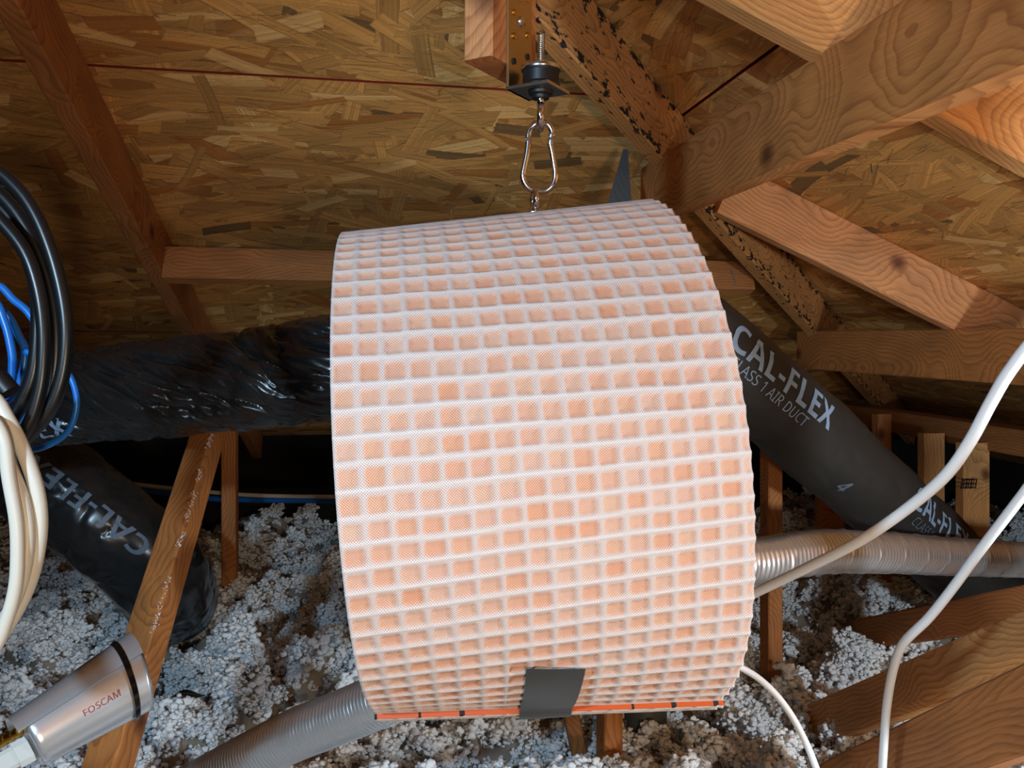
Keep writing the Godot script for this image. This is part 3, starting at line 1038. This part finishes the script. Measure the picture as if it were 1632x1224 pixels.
func ducts():
	# wrinkled black duct, left
	var nz := noise(61, 1.0, 2, true)
	var big := noise(62, 1.0, 2)
	var path := smooth([pt(-220, 655, 1.55), pt(-60, 646, 1.55), pt(80, 636, 1.54), pt(220, 624, 1.5), pt(350, 610, 1.47), pt(450, 598, 1.45), pt(540, 584, 1.42), pt(650, 570, 1.42), pt(760, 575, 1.36)], 420)
	var sh := func(k: int, a: float) -> float:
		var s := k * 0.0032
		var top := cos(a) * 0.5 + 0.5
		var fold: float = nz.get_noise_3d(s * 7.5 - sin(a) * 1.3, cos(a) * 0.7, sin(a) * 0.7)
		var soft: float = big.get_noise_3d(s * 5.0, cos(a) * 0.9, sin(a) * 0.9)
		var fine: float = nz.get_noise_3d(s * 21.0 - sin(a) * 2.0 + 40.0, cos(a) * 1.1, sin(a) * 1.1)
		return 0.091 + 0.0055 * soft - 0.0035 * pow(maxf(fine, 0.0), 1.5) - 0.0120 * pow(maxf(fold, 0.0), 1.5) * (0.35 + top) + 0.004 * smoothstep(250.0, 330.0, k)
	var o := thing("black_duct", "wrinkled glossy black flexible duct running across the left side behind the fan", "duct", pt(300, 620, 1.5))
	part("sleeve", tube(path, 150, sh), M.poly, o)
	print_on(path, sh, "CAL-FLEX", 0.043, 0.325, -0.66, o, M.print)
	# lower left duct, upside-down print
	var o2 := thing("black_duct", "dull black flexible duct dropping into the insulation behind the leaning brace", "duct", pt(200, 850, 1.85))
	var path2 := smooth([pt(-60, 700, 1.95), pt(50, 752, 1.92), pt(130, 808, 1.92), pt(195, 858, 1.94), pt(238, 898, 1.98), pt(262, 930, 2.06), pt(278, 960, 2.22)], 160)
	var sh2 := func(k: int, a: float) -> float:
		return 0.114 + 0.005 * big.get_noise_3d(k * 0.03, cos(a) * 1.2, sin(a) * 1.2) - 0.006 * pow(maxf(nz.get_noise_3d(k * 0.05 + 7.0, cos(a), sin(a)), 0.0), 2.0)
	part("sleeve", tube(path2, 72, sh2), M.poly, o2)
	print_on(path2, sh2, "CAL-FLEX", 0.044, 0.365, 0.20, o2, M.print_dim, -1.0)
	# right duct
	var o3 := thing("black_duct", "dusty black flexible duct with blue-grey print slanting down right of the fan", "duct", pt(1300, 700, 1.8))
	var path3 := smooth([pt(850, 480, 1.28), pt(920, 452, 1.4), pt(1010, 475, 1.5), pt(1110, 540, 1.55), pt(1210, 622, 1.64), pt(1310, 710, 1.76), pt(1400, 790, 1.9), pt(1480, 862, 2.08), pt(1560, 935, 2.25), pt(1640, 990, 2.4)], 300)
	var sh3 := func(k: int, a: float) -> float:
		return 0.086 + 0.0001 * k * 0.5 + 0.004 * big.get_noise_3d(k * 0.03, cos(a) * 0.8 + 5.0, sin(a) * 0.8) - 0.003 * pow(maxf(nz.get_noise_3d(k * 0.04 + 17.0, cos(a), sin(a)), 0.0), 2.0) - 0.004 * exp(-pow((k - 185.0) / 9.0, 2.0))
	part("sleeve", tube(path3, 80, sh3), M.poly_dusty, o3)
	print_on(path3, sh3, "CAL-FLEX", 0.052, 0.62, -0.23, o3, M.print)
	print_on(path3, sh3, "CLASS 1 AIR DUCT", 0.021, 0.60, -0.70, o3, M.print, 1.0, 0.3)
	print_on(path3, sh3, "4", 0.034, 0.93, -1.2, o3, M.print_dim)
	print_on(path3, sh3, "CAL-FLEX", 0.052, 1.30, -0.22, o3, M.print)
	print_on(path3, sh3, "CLASS 1", 0.022, 1.23, -0.70, o3, M.print_dim, 1.0, 0.3)
	# silver ribbed ducts
	var o4 := thing("foil_duct", "silver ribbed flexible duct lying level under the right black duct", "duct", pt(1400, 880, 1.7))
	var path4 := smooth([pt(700, 1010, 1.5), pt(880, 960, 1.42), pt(1060, 912, 1.42), pt(1205, 894, 1.48), pt(1300, 880, 1.56), pt(1400, 880, 1.66), pt(1520, 887, 1.82), pt(1632, 892, 1.98), pt(1760, 898, 2.2)], 620)
	var crimp := noise(71, 1.0, 2)
	var sh4 := func(k: int, a: float) -> float:
		var s := k * 0.0024
		return 0.0415 + 0.0010 * sin(TAU * s / 0.0078 + a) + 0.0016 * pow(maxf(sin(TAU * s / 0.062 + a + 0.5), 0.0), 14.0) + 0.0015 * crimp.get_noise_3d(s * 6.0, cos(a), sin(a))
	part("sleeve", tube(path4, 56, sh4), M.foil, o4)
	var o5 := thing("foil_duct", "shiny ribbed aluminium duct coming out below the fan's lower left edge", "duct", pt(480, 1170, 1.2))
	var path5 := smooth([pt(180, 1320, 1.42), pt(330, 1242, 1.36), pt(460, 1176, 1.28), pt(600, 1118, 1.2), pt(720, 1050, 1.14), pt(760, 960, 1.12)], 700)
	var sh5 := func(k: int, a: float) -> float:
		var s := k * 0.0011
		return 0.0375 + 0.0016 * absf(sin(PI * s / 0.0064 + a * 0.5)) + 0.0012 * crimp.get_noise_3d(s * 9.0, cos(a), sin(a))
	part("sleeve", tube(path5, 56, sh5), M.foil, o5)
	tag(part("vent_pipe", plain_tube([pt(1031, 1060, 1.75), pt(1031, 1200, 1.75), pt(1031, 1330, 1.75)], 0.0425, 8, 40), M.steel_grey), "smooth grey metal vent pipe standing beside the post under the fan", "pipe")

# ------------------------------------------------------------------ cables
func strand(parent: Node3D, called: String, pts: Array, d0: float, d1: float, half_px: float, m: Material):
	var list := []
	if called == "loop":      # the coil closes outside the frame
		var f: Array = pts[0]
		var l: Array = pts[-1]
		if f[0] < 0 and l[0] < 0:
			pts = pts + [[l[0] - 75, lerpf(l[1], f[1], 0.22)], [(l[0] + f[0]) / 2 - 105, lerpf(l[1], f[1], 0.5)], [f[0] - 75, lerpf(l[1], f[1], 0.78)], [f[0], f[1]]]
	for k in pts.size():
		list.append(pt(pts[k][0], pts[k][1], lerpf(d0, d1, float(k) / (pts.size() - 1))))
	part(called, plain_tube(list, half_px / FOCAL * (d0 + d1) / 2, 90, 16), m, parent)

func cables():
	var b := thing("cable_coil", "hanging coil of thick glossy black cable at the left edge", "cable", pt(60, 480, 0.72))
	strand(b, "loop", [[-150, 420], [-90, 290], [-20, 268], [25, 298], [58, 345], [84, 410], [101, 480], [106, 540], [99, 600], [80, 650], [48, 690], [0, 730], [-90, 750]], 0.72, 0.72, 11.5, M.cable_black)
	strand(b, "loop", [[-150, 440], [-80, 318], [-20, 300], [15, 325], [46, 370], [70, 425], [86, 490], [90, 550], [84, 610], [62, 665], [30, 700], [-20, 740], [-90, 765]], 0.735, 0.735, 11.5, M.cable_black)
	strand(b, "loop", [[-150, 470], [-80, 350], [-20, 338], [10, 362], [40, 402], [58, 450], [68, 505], [70, 560], [64, 620], [44, 680], [10, 715], [-90, 770]], 0.71, 0.71, 11.0, M.cable_black)
	strand(b, "loop", [[-130, 400], [-60, 310], [-10, 322], [24, 360], [48, 420], [60, 470], [60, 540], [52, 600], [30, 650], [0, 690], [-70, 720]], 0.75, 0.75, 11.5, M.cable_black)
	strand(b, "loop", [[-150, 380], [-80, 285], [-10, 290], [34, 330], [60, 380], [80, 440], [92, 505], [94, 560], [92, 620], [70, 668], [20, 712], [-60, 742]], 0.75, 0.75, 10.5, M.cable_black)
	strand(b, "wrap_band", [[-6, 600], [4, 612], [16, 626]], 0.70, 0.70, 17.0, M.rubber)
	var bl := thing("cable_coil", "loose coil of thin bright blue network cable behind the black coil", "cable", pt(40, 560, 0.8))
	strand(bl, "loop", [[-70, 540], [-40, 470], [-4, 455], [22, 478], [45, 498], [70, 540], [80, 590]], 0.79, 0.79, 6.0, M.cable_blue)
	strand(bl, "loop", [[-60, 520], [-20, 490], [10, 500], [30, 535], [40, 560], [34, 600], [10, 640], [-60, 660]], 0.80, 0.80, 6.0, M.cable_blue)
	strand(bl, "loop", [[-60, 470], [-10, 480], [6, 510], [16, 545], [20, 580], [12, 620], [-40, 650]], 0.78, 0.78, 6.5, M.cable_blue)
	strand(bl, "loop", [[40, 560], [82, 575], [105, 590], [119, 618], [122, 650], [110, 685], [84, 706], [50, 717], [10, 712], [-50, 690]], 0.79, 0.79, 5.0, M.cable_blue)
	strand(bl, "loop", [[60, 560], [90, 580], [98, 600], [90, 635], [70, 665], [42, 690], [10, 705], [-40, 700]], 0.80, 0.80, 5.0, M.cable_blue)
	strand(bl, "loop", [[70, 620], [50, 650], [28, 680], [-10, 700], [-60, 690]], 0.80, 0.80, 6.0, M.cable_blue)
	var w := thing("cable_coil", "coil of thick cream-white cable hanging below the black coil", "cable", pt(40, 850, 0.68))
	strand(w, "loop", [[-120, 700], [-60, 640], [-14, 632], [12, 668], [36, 715], [56, 770], [64, 820], [61, 870], [48, 925], [22, 980], [-10, 1022], [-70, 1050]], 0.68, 0.68, 11.5, M.cable_cream)
	strand(w, "loop", [[-120, 730], [-60, 690], [-14, 694], [12, 738], [34, 790], [44, 840], [42, 890], [30, 940], [8, 985], [-20, 1010], [-70, 1030]], 0.67, 0.67, 10.5, M.cable_cream)
	strand(w, "loop", [[-120, 720], [-60, 665], [-16, 668], [6, 700], [14, 760], [26, 830], [28, 890], [24, 940], [10, 990], [-8, 1030], [-50, 1060]], 0.66, 0.66, 10.5, M.cable_cream)
	strand(w, "loop", [[-120, 760], [-40, 650], [-10, 655], [4, 690], [18, 745], [40, 800], [50, 850], [46, 905], [30, 955], [0, 1000], [-60, 1040]], 0.695, 0.695, 10.5, M.cable_cream)
	# flat white cables at right
	var flat := func(called: String, label: String, pts: Array, half: float, thin: float):
		var list := []
		var d := 0.0
		for q in pts:
			list.append(pt(q[0], q[1], q[2]))
			d += q[2] / pts.size()
		tag(part(called, plain_tube(list, half / FOCAL * d, 120, 18, thin), M.cable_white), label, "cable")
	flat.call("white_cable", "flat white cable rising from behind the fan to the right edge over the silver duct", [[800, 1010, 1.3], [980, 1020, 1.2], [1120, 985, 1.1], [1205, 944, 1.06], [1290, 903, 1.0], [1370, 862, 0.95], [1440, 815, 0.92], [1505, 760, 0.88], [1545, 705, 0.86], [1580, 640, 0.84], [1610, 590, 0.82], [1660, 530, 0.8], [1780, 430, 0.78], [1960, 350, 0.78], [2150, 330, 0.8]], 9.6, 0.9)
	flat.call("white_cable", "flat white cable hanging over the knotty brace at far right", [[2160, 400, 0.84], [1980, 440, 0.82], [1820, 540, 0.83], [1720, 650, 0.85], [1650, 760, 0.88], [1615, 808, 0.9], [1560, 880, 0.94], [1520, 935, 0.97], [1480, 985, 1.0], [1440, 1025, 1.03], [1424, 1065, 1.05], [1414, 1120, 1.07], [1409, 1180, 1.1], [1405, 1260, 1.13], [1402, 1420, 1.2], [1405, 1560, 1.25]], 8.0, 0.9)
	flat.call("white_cable", "thin round white cable curving down below the fan's lower right edge", [[900, 1000, 1.15], [1040, 1010, 1.08], [1120, 1040, 1.05], [1185, 1066, 1.05], [1225, 1095, 1.04], [1258, 1135, 1.03], [1285, 1185, 1.02], [1305, 1235, 1.02], [1330, 1300, 1.02], [1370, 1460, 1.08], [1380, 1600, 1.15]], 5.2, 1.0)
	var bg := thing("floor_cable", "white cable strung level in the dark behind the leaning brace", "cable", pt(360, 780, 2.9))
	strand(bg, "jacket", [[140, 762], [200, 770], [290, 780], [380, 788], [460, 791], [560, 792]], 2.9, 2.9, 3.2, M.cable_cream)
	var bg2 := thing("floor_cable", "dark blue cable running just under the level white one", "cable", pt(360, 790, 2.92))
	strand(bg2, "jacket", [[160, 770], [240, 782], [330, 794], [430, 797], [560, 798]], 2.92, 2.92, 4.5, M.cable_blue)

# ------------------------------------------------------------------ the small camera at lower left
func camera_thing():
	var d := 0.86
	var u := d / FOCAL
	var rear := pt(46, 1180, d)
	var front := pt(223, 1074, d + 0.085)
	var ax := (front - rear).normalized()
	var o := thing("security_camera", "silver bullet security camera with a black band pointing up right at lower left", "camera", rear)
	var toward := (CAM - rear)
	toward = (toward - ax * toward.dot(ax)).normalized()
	var upv := ax.cross(toward)            # up across the axis in view
	if upv.y < 0: upv = -upv
	var L := rear.distance_to(front)
	# sections along the body: s along, radius, rounded at the rear
	var skin := func(s: float, a: float, off: float) -> Vector3:
		# a = 0 faces the viewer, PI/2 is up
		var r := lerpf(47.0, 64.0, s) * u
		var bx := cos(a) * r * 0.92
		var by := sin(a) * r
		if by > 0: by *= 1.0 + 0.10 * s
		var along := s * L + 0.20 * by * clampf(s * 1.6 - 0.4, 0.0, 1.0)
		return rear + ax * along + (toward * (bx + off * cos(a)) + upv * (by + off * sin(a)))
	var build := func(s0: float, s1: float, a0: float, a1: float, off: float, n_s: int, n_a: int, closed: bool) -> ArrayMesh:
		var p := PackedVector3Array()
		for j in n_s + 1:
			var s := lerpf(s0, s1, float(j) / n_s)
			for i in n_a + 1:
				p.append(skin.call(s, lerpf(a0, a1, float(i) / n_a), off))
		return sheet(p, n_a + 1, n_s + 1, true, closed)
	var body := PackedVector3Array()
	var secs := [[0.0, 0.05], [0.0, 0.6], [0.0, 0.90], [0.012, 0.96], [0.035, 1.0]]
	for q in secs:
		for i in 65:
			var a := TAU * i / 64.0
			var c: Vector3 = skin.call(q[0], 0.0, 0.0) + skin.call(q[0], PI, 0.0)
			body.append((c / 2).lerp(skin.call(q[0], a, 0.0), q[1]))
	for k in range(1, 30):
		for i in 65:
			body.append(skin.call(0.035 + 0.965 * k / 29.0, TAU * i / 64.0, 0.0))
	for i in 65:
		var c2: Vector3 = skin.call(0.96, 0.0, 0.0) + skin.call(0.96, PI, 0.0)
		body.append((c2 / 2).lerp(skin.call(0.97, TAU * i / 64.0, 0.0), 0.92))
	for i in 65:
		var c3: Vector3 = skin.call(0.90, 0.0, 0.0) + skin.call(0.90, PI, 0.0)
		body.append((c3 / 2).lerp(skin.call(0.90, TAU * i / 64.0, 0.0), 0.02))
	var bm := part("body", sheet(body, 65, secs.size() + 31, true, true), M.silver_paint, o)
	bm.set_meta("label", "silver painted barrel")
	part("sun_hood", build.call(-0.07, 1.0, 0.40, 2.5, 0.0020, 30, 30, false), M.silver_paint, o)
	part("band", build.call(0.815, 0.865, -1.5, 1.45, 0.0033, 4, 40, false), M.gloss_black, o).set_meta("label", "glossy black band")
	var txt := func(x: float, y: float) -> Vector3:
		return skin.call(0.56 + x * 1.25 / L, -0.16 + y / (52.0 * u), 0.0006)
	part("printed_lettering", lettering("FOSCAM", 0.0062, txt, 0.004, 0.2), M.print_red, o).set_meta("label", "small dark red lettering")
	# brass aerial connector and the white arm
	var cdir := (pt(36, 1163, d) - pt(-14, 1190, d)).normalized()
	part("aerial_connector", lathe(pt(-16, 1191, d), cdir, [Vector2(0, 0), Vector2(10 * u, 0), Vector2(10 * u, 28 * u), Vector2(7.5 * u, 29 * u), Vector2(7.5 * u, 33 * u), Vector2(9 * u, 34 * u), Vector2(9 * u, 42 * u), Vector2(7 * u, 43 * u), Vector2(7 * u, 47 * u), Vector2(9 * u, 48 * u), Vector2(9 * u, 54 * u), Vector2(6 * u, 55 * u), Vector2(0, 60 * u)], 12), M.gold, o).set_meta("label", "brass aerial connector")
	part("mount_arm", box_mesh(pt(-6, 1222, d), upv, toward, cdir, Vector3(34 * u, 0.03, 66 * u), 0.004), M.plastic_white, o).set_meta("label", "white plastic arm")
	part("mount_collar", box_mesh(pt(34, 1200, d), upv, toward, cdir, Vector3(42 * u, 0.034, 26 * u), 0.006), M.plastic_white, o)

# ------------------------------------------------------------------ odds and ends
func stamp(parent: Node3D, at: Vector3, right: Vector3, up: Vector3, w: float, h: float):
	var m := MB.new()
	var bars := [[-0.5, -0.5, 0.5, -0.38], [-0.5, 0.38, 0.5, 0.5], [-0.5, -0.5, -0.42, 0.5], [0.42, -0.5, 0.5, 0.5], [-0.2, -0.5, -0.1, 0.5], [0.1, -0.5, 0.2, 0.5], [-0.5, -0.05, 0.5, 0.06]]
	for b in bars:
		m.quad(at + right * b[0] * w + up * b[1] * h, at + right * b[2] * w + up * b[1] * h, at + right * b[2] * w + up * b[3] * h, at + right * b[0] * w + up * b[3] * h, CAM - at)
	part("ink_stamp", m.mesh(), M.stamp, parent)

func odds():
	var pale: Node3D = get_node("stud_003")
	stamp(pale, pt(1544, 771, 2.555), Vector3(1, 0, 0), Vector3(0.12, 1, 0).normalized(), 0.055, 0.03)
	# grey webbing strap at the end of the purlin
	var p := PackedVector3Array()
	for j in 20:
		var v := j / 19.0
		for i in 7:
			var w := i / 6.0 - 0.5
			var c := pt(lerpf(997, 985, v), lerpf(238, 345, v), lerpf(1.66, 1.5, v))
			p.append(c + cam_basis * Vector3(w * lerpf(0.010, 0.044, minf(v * 1.3, 1.0)), 0, 0.002 * sin(v * 40.0) * cos(w * 20.0)))
	tag(part("webbing_strap", sheet(p, 7, 20), M.webbing), "grey woven strap hanging at the purlin's end behind the fan", "strap")
	# scrap of black plastic in the insulation
	var q := PackedVector3Array()
	for j in 9:
		for i in 15:
			var u := i / 14.0
			var v := j / 8.0
			q.append(pt(lerpf(272, 327, u), lerpf(1112, 1104, u) + (v - 0.5) * 13.0 * sin(PI * clampf(u, 0.06, 0.94)) - 4.0 * sin(u * 5.0), 1.74 - 0.02 * sin(v * PI)))
	tag(part("plastic_scrap", sheet(q, 15, 9), M.rubber), "curled scrap of black plastic lying on the insulation", "scrap")
	# nails poking through the boards
	var nails := [[1060, 38, 1.45, 4, 28, "long dark nail point right of the hip rafter near the top edge"], [624, 282, 1.9, -8, 16, "bent steel nail point in the strand board just above the fan's left half"], [358, 258, 1.9, 2, 10, "short nail point in the strand board above the blocking board"], [268, 10, 1.4, 3, 14, "nail point beside the left rafter at the top edge"], [1165, 430, 1.95, -8, 24, "dark nail point left of the hip rafter beside the fan's right edge"], [1388, 262, 1.5, -2, 14, "nail point between the two jack rafters at right"]]
	for k in nails.size():
		var s: Array = nails[k]
		var a := pt(s[0], s[1], s[2])
		var b := pt(s[0] - s[3], s[1] + s[4], s[2] - 0.01)
		tag(part("roofing_nail", plain_tube([a, (a + b) / 2, b], 0.0013, 6, 8), M.steel_grey), s[5], "nail", "nail points in the roof boards")
